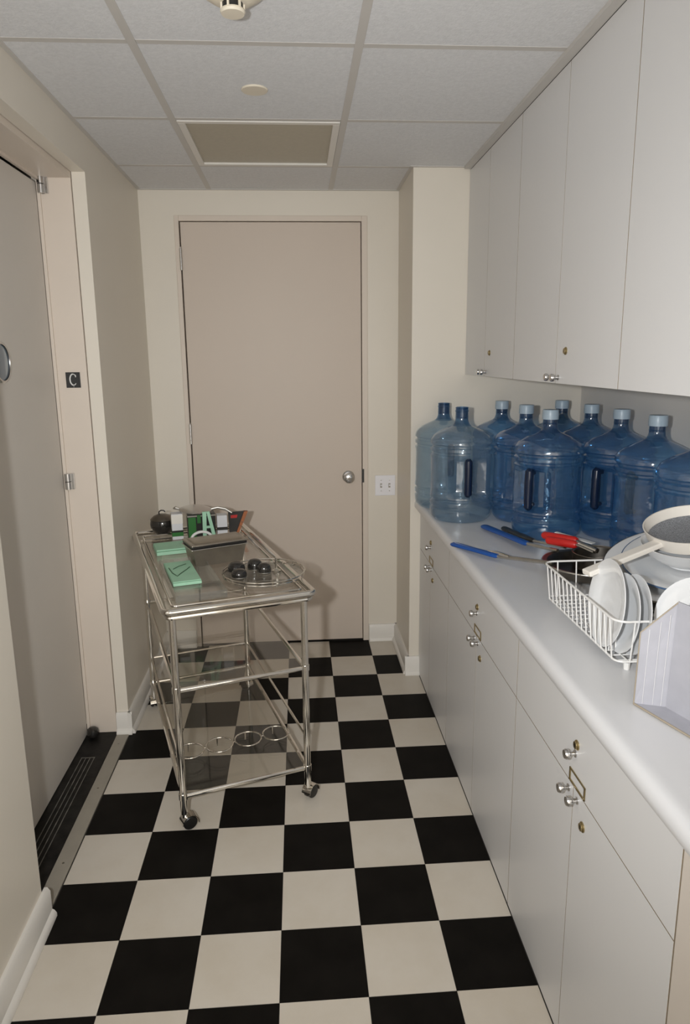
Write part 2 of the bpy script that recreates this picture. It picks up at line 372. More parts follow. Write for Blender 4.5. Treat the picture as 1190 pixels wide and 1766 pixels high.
# lift door on the left
d2 = sroot('door_2', (-0.85, 0.6, 0), 'grey beige swing door recessed in the left wall')
FX0, FX1, FZ = -0.862, -0.7445, 2.272
mb = MB().box((FX0, 1.1255, 0.007), (FX1, OY1+0.085, OZ+0.055), 0.002).box((FX0, OY0-0.085, 0.007), (FX1, OY0+0.0095, OZ+0.055), 0.002).box((FX0, OY0+0.0095, FZ), (FX1, 1.1255, OZ+0.055))
mb.box((FX0-0.006, 1.117, 0.007), (FX0+0.006, 1.13, FZ+0.01)).box((FX0-0.006, OY0+0.005, FZ-0.010), (FX0+0.006, 1.13, FZ+0.01))
mb.build('door_frame', 'frame', d2)
MB().box((FX0-0.052, OY0+0.01, 0.009), (FX0-0.007, 1.115, FZ-0.018), 0.0015).build('door_panel', 'elev', d2)
MB().box((FX0-0.075, OY0-0.08, 0.0), (FX0-0.055, OY1+0.08, OZ+0.06)).build('light_block', 'black', d2)  # unseen black board added behind the door to stop light leaking in
wn = MB().lathe([(0.058, 0), (0.066, 0), (0.067, 0.004), (0.063, 0.007), (0.058, 0.007)], 40, axis_mtx((FX0-0.0065, 0.637, 1.602), (1, 0, 0))).build('round_window_ring', 'nickel', d2)
MB().lathe([(0, 0.0045), (0.03, 0.0042), (0.0575, 0.003), (0.0575, 0.0)], 40, axis_mtx((FX0-0.0065, 0.637, 1.602), (1, 0, 0))).build('window_glass', 'window', wn)
for z in (2.247, 1.128):
    hg = MB()
    zz = 0.032
    hg.lathe([(0, -zz), (0.0125, -zz), (0.0125, -0.0015), (0, -0.0015)], 16, T((-0.850, 1.112, z)))
    hg.lathe([(0, 0.0015), (0.0125, 0.0015), (0.0125, zz), (0, zz)], 16, T((-0.850, 1.112, z)))
    hg.box((-0.852, 1.113, z-zz), (-0.826, 1.1245, z+zz), 0.001)
    h = hg.build('hinge', 'nickel', d2)
    MB().lathe([(0, -0.0015), (0.0118, -0.0015), (0.0118, 0.0015), (0, 0.0015)], 16, T((-0.850, 1.112, z))).build('bearing', 'black', h)
pb = MB().lathe([(0, 0), (0.018, 0.0), (0.024, 0.008), (0.026, 0.02), (0.023, 0.034), (0.013, 0.043), (0, 0.045)], 20, T((-0.838, 1.095, 0.0075)))
pb.box((-0.86, 1.085, 0.0075), (-0.838, 1.108, 0.03), 0.003)
pv = pb.build('bottom_pivot', 'blackgloss', d2)
# sill and saddle
sl = struct('trim_1', MB().box((FX0-0.05, OY0-0.02, -0.003), (-0.742, OY1+0.01, 0.0065), 0.001), 'sill', 'black grooved metal door sill', (-0.8, 0.6, 0))
for k, x in enumerate((-0.838, -0.821, -0.804, -0.787)):
    MB().box((x-0.0013, OY0+0.03 if k > 1 else OY0+0.12, 0.006), (x+0.0013, 0.93, 0.0082)).build('ridge', 'ridge', sl, smooth=False)
MB().box((-0.84, 0.928, 0.006), (-0.785, 0.932, 0.0078)).build('ridge', 'ridge', sl, smooth=False)
sd = struct('trim_2', MB().box((-0.7415, OY0+0.012, -0.003), (XL+0.003, OY1-0.03, 0.005), 0.002), 'saddle', 'grey tan saddle strip between sill and floor tiles', (-0.72, 0.6, 0))
for y in (0.32, 0.72, 1.03):
    MB().lathe([(0, 0.0), (0.004, 0.0), (0.0035, 0.001), (0, 0.0012)], 10, T((-0.715, y, 0.005))).build('screw', 'steel_dark', sd)

# letter sign on the lift jamb
sg = thing('letter_sign', 'small black square plate with a pale letter C on the left door jamb', 'sign', (-0.798, 1.1254, 1.53))
MB().box((-0.8255, 1.1220, 1.5005), (-0.7705, 1.1252, 1.5605), 0.0008).build('plate', 'black', sg)
pts = []
for k in range(25):
    a = math.radians(42+k*(276/24)); pts.append((-0.797+0.0125*math.cos(a), 1.1214, 1.532+0.0215*math.sin(a)))
lc = MB().tube(pts, [0.0026 if 4 < k < 20 else 0.0017 for k in range(25)], 8)
lc.box((pts[0][0]-0.001, 1.1200, pts[0][2]-0.005), (pts[0][0]+0.002, 1.1226, pts[0][2]+0.004))
lc.build('letter', 'white', sg)
MB().lathe([(0, 0), (0.0013, 0), (0.001, 0.0009), (0, 0.001)], 8, axis_mtx((-0.797, 1.1220, 1.5045), (0, -1, 0))).build('braille_dot', 'white', sg)

# light switch by the end door
sw = thing('light_switch', 'white double toggle light switch plate right of the end door', 'switch', (0.553, YB, 0.91))
MB().box((0.497, YB-0.006, 0.853), (0.609, YB-0.0003, 0.967), 0.003).build('plate', 'plate_plastic', sw)
for x in (0.530, 0.576):
    MB().box((x-0.0055, YB-0.0068, 0.898), (x+0.0055, YB-0.0055, 0.922)).build('slot_shade', 'saddle', sw, smooth=False)  # grey patch paints the shade around the toggle
    MB().box((x-0.0038, YB-0.018, 0.908), (x+0.0038, YB-0.006, 0.9165), 0.0012, None).build('toggle', 'plate_plastic', sw)
    for z in (0.880, 0.940):
        MB().lathe([(0, 0), (0.0032, 0), (0.0028, 0.001), (0, 0.0012)], 10, axis_mtx((x, YB-0.006, z), (0, -1, 0))).build('screw', 'nickel', sw)

# ceiling fittings
lf = thing('ceiling_light', 'square recessed ceiling light with a yellowed diffuser, switched off', 'light fixture', (OX+GS/2, OYG+1.5*GS, H))
x0, x1, y0, y1 = OX+0.013, OX+GS-0.013, OYG+GS+0.013, OYG+2*GS-0.013
mb = MB(); w = 0.026
for lo, hi in (((x0, y0, H-0.004), (x1, y0+w, H+0.012)), ((x0, y1-w, H-0.004), (x1, y1, H+0.012)), ((x0, y0+w, H-0.004), (x0+w, y1-w, H+0.012)), ((x1-w, y0+w, H-0.004), (x1, y1-w, H+0.012))):
    mb.box(lo, hi, 0.002)
mb.build('frame', 'trim', lf)
MB().box((x0+w, y0+w, H+0.004), (x1-w, y1-w, H+0.008)).build('diffuser', 'diffuser', lf, smooth=False)
MB().box((x0, y0, H+0.014), (x1, y1, H+0.038)).build('housing', 'grid', lf, smooth=False)
sc = MB().lathe([(0, 0), (0.040, 0), (0.042, 0.002), (0.042, 0.005), (0.03, 0.0065), (0.03, 0.007), (0, 0.007)], 32, T((-0.031, 0.711, H-0.0052))).build('sprinkler_cover', 'cream_plastic', None, (-0.031, 0.711, H))
tag(sc, 'flat round cream cover disc on the ceiling in front of the light', 'sprinkler cover')
sm = thing('smoke_detector', 'cream round smoke detector hanging from the ceiling at the top edge', 'smoke detector', (-0.045, 0.092, H))
MB().lathe([(0, 0), (0.072, 0), (0.074, -0.008), (0.072, -0.014), (0.060, -0.022), (0.040, -0.034), (0.033, -0.036), (0, -0.036)], 36, T((-0.045, 0.092, H-0.0002))).build('base', 'cream_plastic', sm)
MB().lathe([(0, 0), (0.024, 0), (0.024, -0.014), (0, -0.014)], 28, T((-0.045, 0.092, H-0.036))).build('chamber', 'black', sm)
hd = MB().lathe([(0, 0), (0.027, 0), (0.029, -0.004), (0.026, -0.009), (0, -0.010)], 28, T((-0.045, 0.092, H-0.049))).build('head', 'cream_plastic', sm)
for k in range(6):
    a = math.radians(k*60+12); c, s = math.cos(a), math.sin(a)
    MB().box((-0.003, -0.0022, -0.0145), (0.003, 0.0022, 0.0005), 0, T((-0.045+0.025*c, 0.092+0.025*s, H-0.036), a)).build('rib', 'cream_plastic', sm)

# ------------------------------------------------------------------ cabinets
KNOB = [(0, 0), (0.0085, 0), (0.0085, 0.002), (0.0055, 0.004), (0.005, 0.011), (0.0085, 0.014), (0.0115, 0.017), (0.0118, 0.022), (0.0095, 0.026), (0, 0.027)]
def knob(parent, x, y, z): return MB().lathe(KNOB, 18, axis_mtx((x-0.0002, y, z), (-1, 0, 0))).build('knob', 'nickel', parent)
def lock(parent, x, y, z):
    l = MB().lathe([(0, 0), (0.0115, 0), (0.0115, 0.002), (0.0085, 0.0045), (0.0085, 0.0062), (0, 0.0062)], 18, axis_mtx((x-0.0002, y, z), (-1, 0, 0))).build('lock', 'brass', parent)
    MB().box((x-0.0072, y-0.0009, z-0.0045), (x-0.0060, y+0.0009, z+0.0045)).build('key_slot', 'black', l, smooth=False)
def base_cabinet(y0, y1, yc, label):
    c = thing('base_cabinet', label, 'cabinet', ((XC+XR)/2, (y0+y1)/2, 0), 'white base cabinets under the countertop')
    MB().box((XC+0.0205, y0+0.0008, 0.001), (XR-0.004, y1-0.0008, 0.872)).build('body', 'carcass', c, smooth=False)
    g = 0.0012
    dr = edge_core(MB().box((XC, y0+g, 0.6735), (XC+0.019, y1-g, 0.8705), 0.0004).build('drawer', 'laminate', c))
    knob(dr, XC, yc, 0.752); lock(dr, XC, yc-0.006, 0.776)
    hb = MB(); yy, zz, hw, hh = yc-0.02, 0.6925, 0.042, 0.0155
    for lo, hi in (((yy-hw, zz-hh), (yy+hw, zz-hh+0.004)), ((yy-hw, zz+hh-0.004), (yy+hw, zz+hh)), ((yy-hw, zz-hh), (yy-hw+0.005, zz+hh)), ((yy+hw-0.005, zz-hh), (yy+hw, zz+hh))):
        hb.box((XC-0.0032, lo[0], lo[1]), (XC-0.0003, hi[0], hi[1]), 0.0008)
    hb.build('label_holder', 'brass', dr)
    for a, b, near in ((yc, y1, 0), (y0, yc, 1)):
        d = edge_core(MB().box((XC, a+g, 0.004), (XC+0.019, b-g, 0.671), 0.0004).build('door', 'laminate', c))
        knob(d, XC, a+0.024 if not near else b-0.024, 0.653)
        if near: lock(d, XC, b-0.058, 0.613)
base_cabinet(0.928, YP-0.001, 1.315, 'farthest white base cabinet, beside the wall corner')
base_cabinet(0.044, 0.927, 0.485, 'middle white base cabinet of the row, between the farthest and nearest ones')
base_cabinet(-0.782, 0.043, -0.365, 'nearest white base cabinet, at the bottom right')
fp = MB().box((XC, -1.30, 0.001), (XC+0.02, -0.784, 0.87), 0.001).build('trim_3', 'filler', None, (XC, -1.0, 0)); tag(fp, 'beige filler panel at the near end of the base cabinets', kind='structure')
# continuous worktop with a rolled front edge
ZC = 0.917
prof = [(XR-0.002, 0.8725), (XC+0.004, 0.8725), (XC-0.014, 0.8725), (0.6475, 0.8765), (0.6425, 0.885), (0.6415, 0.895), (0.6435, 0.906), (0.649, 0.9145), (0.657, 0.9185), (0.666, 0.9192), (0.678, 0.9182), (0.69, ZC), (XR-0.002, ZC)]
ct = MB(); ct.prism(prof, -1.30, YP-0.0015, lambda a, b, t: (a, t, b))
cto = ct.build('countertop', 'counter', None, (1.05, 0.2, 0.8725)); tag(cto, 'long white laminate countertop with a rolled front edge', 'countertop')
def wall_cabinet(y0, y1, yc, label):
    c = thing('wall_cabinet', label, 'cabinet', ((XU+XR)/2, (y0+y1)/2, 1.522), 'white wall cabinets up to the ceiling')
    MB().box((XU+0.0205, y0+0.0008, 1.5225), (XR-0.002, y1-0.0008, H-0.016)).build('body', 'laminate', c, smooth=False)
    g = 0.0011
    for a, b, near in ((yc, y1, 0), (y0, yc, 1)):
        d = edge_core(MB().box((XU, a+g, 1.522), (XU+0.019, b-g, H-0.0135), 0.0004).build('door', 'laminate', c))
        knob(d, XU, a+0.026 if not near else b-0.026, 1.540)
        if near: lock(d, XU, b-0.075, 1.619)
wall_cabinet(0.851, YP-0.001, 1.252, 'farthest white wall cabinet, beside the cream wall corner')
wall_cabinet(-0.005, 0.850, 0.422, 'white wall cabinet in the middle, above the capped water bottles')
wall_cabinet(-0.860, -0.006, -0.432, 'nearest white wall cabinet, cut by the right edge of the picture')

# ------------------------------------------------------------------ water bottles
prof = [(0, 0.012), (0.05, 0.010), (0.085, 0.004), (0.102, 0.0008), (0.116, 0.006), (0.126, 0.020), (0.129, 0.036), (0.130, 0.055), (0.1225, 0.061), (0.1225, 0.066), (0.130, 0.072), (0.130, 0.086), (0.1225, 0.092), (0.1225, 0.097), (0.130, 0.103)]
prof += [(0.130, 0.110+0.0088*k) for k in range(0, 20)]
prof += [(0.130, 0.283), (0.1222, 0.289), (0.1222, 0.295), (0.130, 0.301), (0.130, 0.312), (0.1222, 0.318), (0.1222, 0.324), (0.130, 0.330), (0.1295, 0.338), (0.126, 0.350), (0.117, 0.363), (0.101, 0.375), (0.080, 0.386), (0.058, 0.395), (0.043, 0.402)]
neck = [(0.043, 0.402), (0.034, 0.409), (0.0295, 0.418), (0.027, 0.428), (0.027, 0.436), (0.0285, 0.4375), (0.027, 0.439), (0.0265, 0.460), (0.0285, 0.462), (0.0285, 0.466), (0.0265, 0.468), (0.0265, 0.476), (0.0275, 0.4775), (0.0275, 0.480), (0.0245, 0.480), (0.0240, 0.430)]
def sstep(a, b, x):
    t = max(0.0, min(1.0, (x-a)/(b-a))); return t*t*(3-2*t)
def dent(r, z, a):
    d = abs((a+math.pi) % (2*math.pi)-math.pi)
    k = (1-sstep(math.radians(24), math.radians(40), d))*sstep(0.108, 0.132, z)*(1-sstep(0.258, 0.282, z))
    # embossed slanting panels on the flanks
    w = 0.0
    if 0.112 < z < 0.280 and d > math.radians(48): w = 0.003*sstep(0.112, 0.125, z)*(1-sstep(0.265, 0.28, z))
    return r-0.042*k-w
def make_bottle(mat, cap):
    b = thing('water_bottle', 'x', 'bottle', (0, 0, 0), 'empty blue water bottles on the countertop')
    MB().lathe(prof, 56, None, dent).build('body', mat, b)
    nk = MB().lathe(neck, 28).build('neck', 'bneck', b)
    hb = MB().tube([(0.115, 0, 0.122), (0.121, 0, 0.130), (0.122, 0, 0.16), (0.122, 0, 0.23), (0.121, 0, 0.262), (0.115, 0, 0.270)], [0.012, 0.0165, 0.0165, 0.0165, 0.0165, 0.012], 12)
    for z in (0.135, 0.257): hb.tube([(0.121, 0, z), (0.09, 0, z)], 0.0085, 8)
    h = hb.build('handle', 'navy', b)
    if cap:
        cp = MB(); cp.lathe([(0.0265, 0.452), (0.0305, 0.452), (0.0308, 0.466), (0.0300, 0.484), (0.0285, 0.488), (0.0, 0.489)], 28)
        cp.build('cap', 'cap', b)
    return b
protoC = make_bottle('bottle', True); protoN = make_bottle('bottle_c', False)
BOT = [(0.751, 1.459, 0, 60, 'uncapped pale water bottle in the far left corner of the countertop'),
       (0.771, 1.188, 0, -88, 'uncapped pale water bottle nearest the cream wall corner, dark handle facing out'),
       (1.012, 1.425, 1, 40, 'capped blue bottle at the back, just right of the uncapped pair'),
       (1.035, 1.150, 1, 75, 'capped blue bottle between the pale uncapped one and the front bottle'),
       (1.037, 0.874, 1, -143, 'capped blue bottle standing in front of the others, above the red handles'),
       (1.283, 1.400, 1, 30, 'capped bottle farthest back in the corner, mostly hidden, only its neck showing'),
       (1.302, 1.120, 1, 80, 'capped blue bottle in the back row by the wall, third cap from the right'),
       (1.300, 0.842, 1, -153, 'capped blue bottle by the wall, dark handle facing out, right of the front bottle'),
       (1.296, 0.566, 1, 100, 'large capped blue bottle with the rightmost visible cap'),
       (1.290, 0.275, 1, 60, 'blue bottle cut by the right edge, behind the white strainer')]
usedC = usedN = False
for x, y, cp, ang, lab in BOT:
    if cp:
        o = dup(protoC) if usedC else protoC; usedC = True
    else:
        o = dup(protoN) if usedN else protoN; usedN = True
    o.location = (x, y, ZC+0.0005); o.rotation_euler = (0, 0, math.radians(ang)); o['label'] = lab

# ------------------------------------------------------------------ serving cart
TH = math.radians(17.6); E1 = Vector((math.cos(TH), math.sin(TH), 0)); E2 = Vector((-math.sin(TH), math.cos(TH), 0)); A0 = Vector((-0.345, 0.463, 0))
def cp_(u, v, z): return A0+E1*u+E2*v+Vector((0, 0, z))
CW, CL, ZT = 0.452, 0.925, 0.812
cart = thing('serving_cart', 'chrome three tier serving cart with glass shelves and castors', 'cart', cp_(CW/2, CL/2, 0))
def rrect(u0, u1, v0, v1, z, r=0.02, n=5):
    pts = []
    for cu, cv, a0 in ((u1-r, v0+r, -90), (u1-r, v1-r, 0), (u0+r, v1-r, 90), (u0+r, v0+r, 180)):
        for k in range(n+1):
            a = math.radians(a0+90*k/n); pts.append(cp_(cu+r*math.cos(a), cv+r*math.sin(a), z))
    return pts
for u, v in ((0, 0), (CW, 0), (0, CL), (CW, CL)):
    lg = MB().tube([cp_(u, v, 0.062), cp_(u, v, ZT-0.012)], 0.0125, 14).build('leg', 'chrome', cart)
    MB().tube([cp_(u, v, 0.118), cp_(u, v, 0.140)], 0.0150, 14).build('collar', 'chrome', lg)
    MB().tube([cp_(u, v, 0.515), cp_(u, v, 0.535)], 0.0150, 14).build('collar', 'chrome', lg)
    # castor
    ang = {(0, 0): 0.5, (CW, 0): 0.9, (0, CL): 1.9, (CW, CL): 2.5}[(u, v)]
    cdir = Vector((math.cos(ang), math.sin(ang), 0)); wc = cp_(u, v, 0.0)+cdir*0.016; wc.z = 0.0255
    axd = Vector((-cdir.y, cdir.x, 0))
    cs = MB().tube([cp_(u, v, 0.048), cp_(u, v, 0.070)], 0.009, 12).build('castor', 'chrome', cart)
    for sgn in (-1, 1):
        mt = axis_mtx(wc+axd*(0.003*sgn), axd*sgn)
        MB().lathe([(0, 0), (0.023, 0), (0.025, 0.003), (0.025, 0.010), (0.021, 0.014), (0.008, 0.015), (0, 0.015)], 24, mt).build('wheel', 'black', cs)
    hood = MB(); pts = []
    for k in range(9):
        a = math.radians(-10+k*23.75)
        pts.append(wc+cdir*(0.0285*math.cos(a))+Vector((0, 0, 0.0285*math.sin(a))))
    vs = []; fs = []
    for p in pts: vs += [p+axd*0.0195, p-axd*0.0195, p*1.0+axd*0.0195+(p-wc)*0.06, p-axd*0.0195+(p-wc)*0.06]
    for k in range(8):
        a, b = 4*k, 4*k+4; fs += [(a, a+1, b+1, b), (a+2, b+2, b+3, a+3), (a, b, b+2, a+2), (a+1, a+3, b+3, b+1)]
    fs += [(0, 2, 3, 1), (32, 33, 35, 34)]
    hood.add(vs, fs).build('hood', 'chrome', cs)
# top tray: double rail, longer than the legs at the back where it is the push handle
tf = MB().tube(rrect(-0.026, CW+0.030, -0.030, 1.085, ZT-0.002, 0.022), 0.0115, 12, True).build('top_rail', 'chrome', cart)
MB().tube(rrect(-0.018, CW+0.022, -0.022, 1.000, ZT-0.024, 0.018), 0.0085, 10, True).build('lower_rail', 'chrome', cart)
MB().tube(rrect(0.004, CW-0.004, 0.006, 0.985, ZT+0.004, 0.015), 0.0045, 8, True).build('inner_bead', 'chrome', cart)
mt = Matrix.Translation(A0) @ Matrix.Rotation(TH, 4, 'Z')
MB().box((-0.014, -0.018, ZT-0.010), (CW+0.018, 0.990, ZT-0.003), 0.001, mt).build('glass_shelf', 'glass', cart)
for z, nm in ((0.522, 'shelf_rail'), (0.128, 'shelf_rail')):
    MB().tube(rrect(0.0, CW, 0.0, CL, z, 0.004, 2), 0.0082, 10, True).build(nm, 'chrome', cart)
    MB().box((0.008, 0.008, z-0.002), (CW-0.008, CL-0.008, z+0.004), 0.001, mt).build('glass_shelf', 'glass', cart)
for v0 in (CL,):
    MB().tube([cp_(0, v0, 0.25), cp_(CW, v0, 0.25)], 0.005, 8).build('guard_rail', 'chrome', cart)
for u0 in (0, CW):
    MB().tube([cp_(u0, 0, 0.25), cp_(u0, CL, 0.25)], 0.005, 8).build('guard_rail', 'chrome', cart)
for k in range(4):
    cu = 0.060+k*0.111; pts = [cp_(cu+0.051*math.cos(2*math.pi*i/28), 0.215+0.051*math.sin(2*math.pi*i/28), 0.165) for i in range(28)]
    rg = MB().tube(pts, 0.0028, 8, True).build('bottle_ring', 'chrome', cart)
    MB().tube([cp_(cu, 0.266, 0.165), cp_(cu, 0.266, 0.133)], 0.0025, 8).build('ring_post', 'chrome', rg)
    if k < 3: MB().tube([cp_(cu+0.051, 0.215, 0.165), cp_(cu+0.060, 0.215, 0.165)], 0.0028, 8).build('ring_link', 'chrome', rg)

# ------------------------------------------------------------------ things on the cart
ZS = ZT-0.0028
def P(x, y, z=0.0): return Vector((x, y, ZS+z))
# clear acrylic tray under the mint card
tr = thing('clear_tray', 'clear acrylic tray on the front left of the cart top', 'tray', cp_(0.12, 0.26, ZS))
mtc = Matrix.Translation(cp_(0, 0, ZS)) @ Matrix.Rotation(TH, 4, 'Z')
MB().box((0.022, 0.045, 0.0), (0.195, 0.50, 0.004), 0.001, mtc).build('tray_base', 'acrylic', tr)
for lo, hi in (((0.022, 0.045, 0.004), (0.195, 0.049, 0.028)), ((0.022, 0.496, 0.004), (0.195, 0.50, 0.028)), ((0.022, 0.049, 0.004), (0.026, 0.496, 0.028)), ((0.191, 0.049, 0.004), (0.195, 0.496, 0.028))):
    MB().box(lo, hi, 0.001, mtc).build('tray_side', 'acrylic', tr)
# mint green cards / flat boxes
g2 = thing('mint_box', 'long flat mint green box lying on the clear tray', 'box', cp_(0.09, 0.3, ZS+0.0045), 'mint green boxes on the cart')
MB().box((0.036, 0.215, 0.0045), (0.138, 0.485, 0.016), 0.002, mtc).build('body', 'mint', g2)
MB().box((0.037, 0.222, 0.0165), (0.137, 0.478, 0.0195), 0.001, mtc).build('lid', 'mint', g2)
sk = MB().tube([mtc @ Vector(q) for q in ((0.046, 0.40, 0.0205), (0.050, 0.33, 0.0205), (0.062, 0.285, 0.0205), (0.075, 0.31, 0.0205), (0.105, 0.355, 0.0205), (0.122, 0.385, 0.0205))], 0.0018, 6)
sk.tube([mtc @ Vector(q) for q in ((0.060, 0.38, 0.0205), (0.085, 0.41, 0.0205), (0.115, 0.43, 0.0205))], 0.0016, 6)
sk.build('drawn_line', 'mintdark', g2)
g1 = thing('mint_box', 'short mint green box beside the black pot on the cart', 'box', cp_(0.05, 0.7, ZS), 'mint green boxes on the cart')
MB().box((0.030, 0.655, 0.0005), (0.162, 0.80, 0.015), 0.002, mtc).build('body', 'mint', g1)
MB().box((0.031, 0.665, 0.0155), (0.161, 0.79, 0.022), 0.002, mtc).build('lid', 'mint', g1)

# steel pan with lid
pan = thing('steel_pan', 'lidded rectangular steel food pan in the middle of the cart top', 'pan', P(-0.262, 1.010))
mp = T(P(-0.264, 1.012), math.radians(25.5))
hx, hy = 0.108, 0.062
def taper_box(mb, hx0, hy0, hx1, hy1, z0, z1, mtx, openTop=False):
    vs = [mtx @ Vector(p) for p in ((-hx0,-hy0,z0),(hx0,-hy0,z0),(hx0,hy0,z0),(-hx0,hy0,z0),(-hx1,-hy1,z1),(hx1,-hy1,z1),(hx1,hy1,z1),(-hx1,hy1,z1))]
    fs = [(3,2,1,0),(0,1,5,4),(1,2,6,5),(2,3,7,6),(3,0,4,7)]
    if not openTop: fs.append((4,5,6,7))
    mb.add(vs, fs); return mb
taper_box(MB(), hx-0.012, hy-0.012, hx, hy, 0.0005, 0.070, mp).build('body', 'panmetal', pan)
MB().box((-hx-0.008, -hy-0.008, 0.0705), (hx+0.008, hy+0.008, 0.075), 0.002, mp).build('rim', 'steel', pan)
MB().box((-hx-0.004, -hy-0.004, 0.0755), (hx+0.004, hy+0.004, 0.0845), 0.002, mp).build('gasket', 'black', pan)
ld = MB().box((-hx-0.007, -hy-0.007, 0.085), (hx+0.007, hy+0.007, 0.091), 0.0025, mp)
taper_box(ld, hx-0.008, hy-0.008, hx-0.016, hy-0.016, 0.091, 0.095, mp); ld.build('lid', 'panmetal', pan)
# round wire rim tray with dark cups
gt = thing('round_tray', 'round glass tray with a wire rim at the front right of the cart', 'tray', P(-0.055, 0.795))
cx, cy, rr = -0.060, 0.795, 0.150
MB().lathe([(0, 0.001), (rr-0.004, 0.001), (rr-0.002, 0.006), (rr-0.006, 0.007), (rr-0.010, 0.005), (0, 0.005)], 48, T(P(cx, cy))).build('plate', 'acrylic', gt)
for z, r2 in ((0.0085, rr), (0.020, rr+0.003)):
    MB().tube([P(cx+r2*math.cos(2*math.pi*k/56), cy+r2*math.sin(2*math.pi*k/56), z) for k in range(56)], 0.0028, 8, True).build('rim_wire', 'chrome', gt)
for k in range(8):
    a = 2*math.pi*k/8; MB().tube([P(cx+rr*math.cos(a), cy+rr*math.sin(a), 0.009), P(cx+(rr+0.003)*math.cos(a), cy+(rr+0.003)*math.sin(a), 0.020)], 0.002, 6).build('rim_post', 'chrome', gt)
CUPS = [(-0.166, 0.842, 0.033, 0.034, 'upturned dark metal cup at the left end of the cluster on the round tray'), (-0.150, 0.768, 0.029, 0.030, 'front upturned dark metal cup of the cluster on the round tray'),
        (-0.098, 0.868, 0.029, 0.036, 'upturned dark metal cup in the middle of the cluster on the round tray'), (-0.060, 0.820, 0.027, 0.034, 'upturned dark metal cup at the right of the cluster, beside the thin post')]
for x, y, r, h, lab in CUPS:
    c = thing('metal_cup', lab, 'cup', P(x, y, 0.0055), 'dark metal cups on the round tray')
    MB().lathe([(0, 0), (r*0.97, 0), (r, h*0.12), (r*0.99, h*0.45), (r*0.90, h*0.75), (r*0.68, h*0.96), (r*0.36, h*1.06), (0, h*1.1)], 24, T(P(x, y, 0.0055))).build('dome', 'blackgloss', c)
    MB().tube([P(x+r*1.0*math.cos(2*math.pi*k/24), y+r*1.0*math.sin(2*math.pi*k/24), 0.0055+0.0025) for k in range(24)], 0.0018, 6, True).build('rim', 'steel', c)
ps = thing('tasting_spoon', 'thin upright chrome spoon handle on the round tray', 'spoon', P(-0.014, 0.822, 0.0055))
MB().lathe([(0, 0), (0.016, 0), (0.017, 0.006), (0.009, 0.010), (0.004, 0.013), (0.004, 0.050), (0.0055, 0.054), (0, 0.056)], 18, T(P(-0.014, 0.822, 0.0055))).build('post', 'chrome', ps)

# pile at the back of the cart
kt = thing('black_pot', 'rounded black pot with a loop handle at the far left of the cart', 'pot', P(-0.560, 1.478))
mtk = T(P(-0.560, 1.478))
MB().lathe([(0, 0.001), (0.03, 0.001), (0.042, 0.010), (0.055, 0.033), (0.057, 0.050), (0.054, 0.066), (0.052, 0.070)], 30, mtk).build('body', 'blackgloss', kt)
MB().lathe([(0.055, 0.070), (0.052, 0.074), (0.040, 0.086), (0.02, 0.094), (0, 0.096)], 30, mtk).build('lid', 'steel_dark', kt)
MB().tube([mtk @ Vector(q) for q in ((-0.014, 0, 0.095), (-0.013, 0, 0.106), (-0.004, 0, 0.112), (0.008, 0, 0.111), (0.014, 0, 0.104))], 0.003, 8).build('handle', 'black', kt)
def carton(name, label, x, y, rz, w, d, h, bands, mat='paper', cat='box', group=None):
    b = thing(name, label, cat, P(x, y), group); m = T(P(x, y), rz)
    MB().box((-w/2, -d/2, 0.0005), (w/2, d/2, h), 0.0015, m).build('body', mat, b)
    for (z0, z1, bm_) in bands:
        MB().box((-w/2-0.0008, -d/2-0.0008, z0), (w/2+0.0008, d/2+0.0008, z1), 0, m).build('printed_band', bm_, b, smooth=False)
    return b
carton('carton', 'narrow white carton with green and black bands beside the black pot', -0.478, 1.385, 0.25, 0.048, 0.055, 0.118, [(0.016, 0.034, 'green'), (0.034, 0.043, 'black'), (0.074, 0.115, 'offwhite')], group='cartons stacked on the cart')
bb = carton('carton', 'black box with a green front panel in the middle of the cart pile', -0.375, 1.425, 0.22, 0.125, 0.075, 0.108, [(0.098, 0.104, 'steel')], mat='black', group='cartons stacked on the cart')
mB = T(P(-0.375, 1.425), 0.22)
MB().box((-0.060, -0.0395, 0.004), (-0.026, -0.0375, 0.096), 0, mB).build('green_panel', 'green', bb, smooth=False)
MB().box((-0.020, -0.0395, 0.068), (-0.004, -0.0375, 0.106), 0, mB).build('green_panel', 'green', bb, smooth=False)
carton('carton', 'white carton with a black band at the right of the cart pile', -0.281, 1.425, 0.18, 0.046, 0.055, 0.098, [(0.030, 0.044, 'black')], group='cartons stacked on the cart')
# mint letter-A shaped stand leaning on the black box
am = thing('mint_easel', 'mint green A-shaped stand in front of the black box', 'stand', P(-0.335, 1.372))
mA = T(P(-0.335, 1.365), 0.22)
def slab(mb, poly, y0, y1, m): mb.prism(poly, y0, y1, lambda a, b, t: m @ Vector((a, t, b))); return mb
slab(MB(), [(-0.026, 0.001), (-0.010, 0.001), (-0.006, 0.126), (-0.024, 0.126)], -0.006, 0.004, mA).build('left_leg', 'mint', am)
slab(MB(), [(0.018, 0.001), (0.034, 0.001), (0.008, 0.126), (-0.006, 0.126)], -0.006, 0.004, mA).build('right_leg', 'mint', am)
slab(MB(), [(-0.010, 0.050), (0.018, 0.050), (0.014, 0.060), (-0.010, 0.060)], -0.005, 0.003, mA).build('crossbar', 'mint', am)
wa = thing('white_plastic_arc', 'white curved plastic arc in front of the black box', 'arc', P(-0.362, 1.335))
mW = T(P(-0.362, 1.335), 0.22)
pts = [mW @ Vector((0.046*math.cos(math.radians(a)), 0, 0.006+0.034*math.sin(math.radians(a)))) for a in range(0, 181, 12)]
MB().tube(pts, 0.0062, 10).build('arc', 'white', wa)
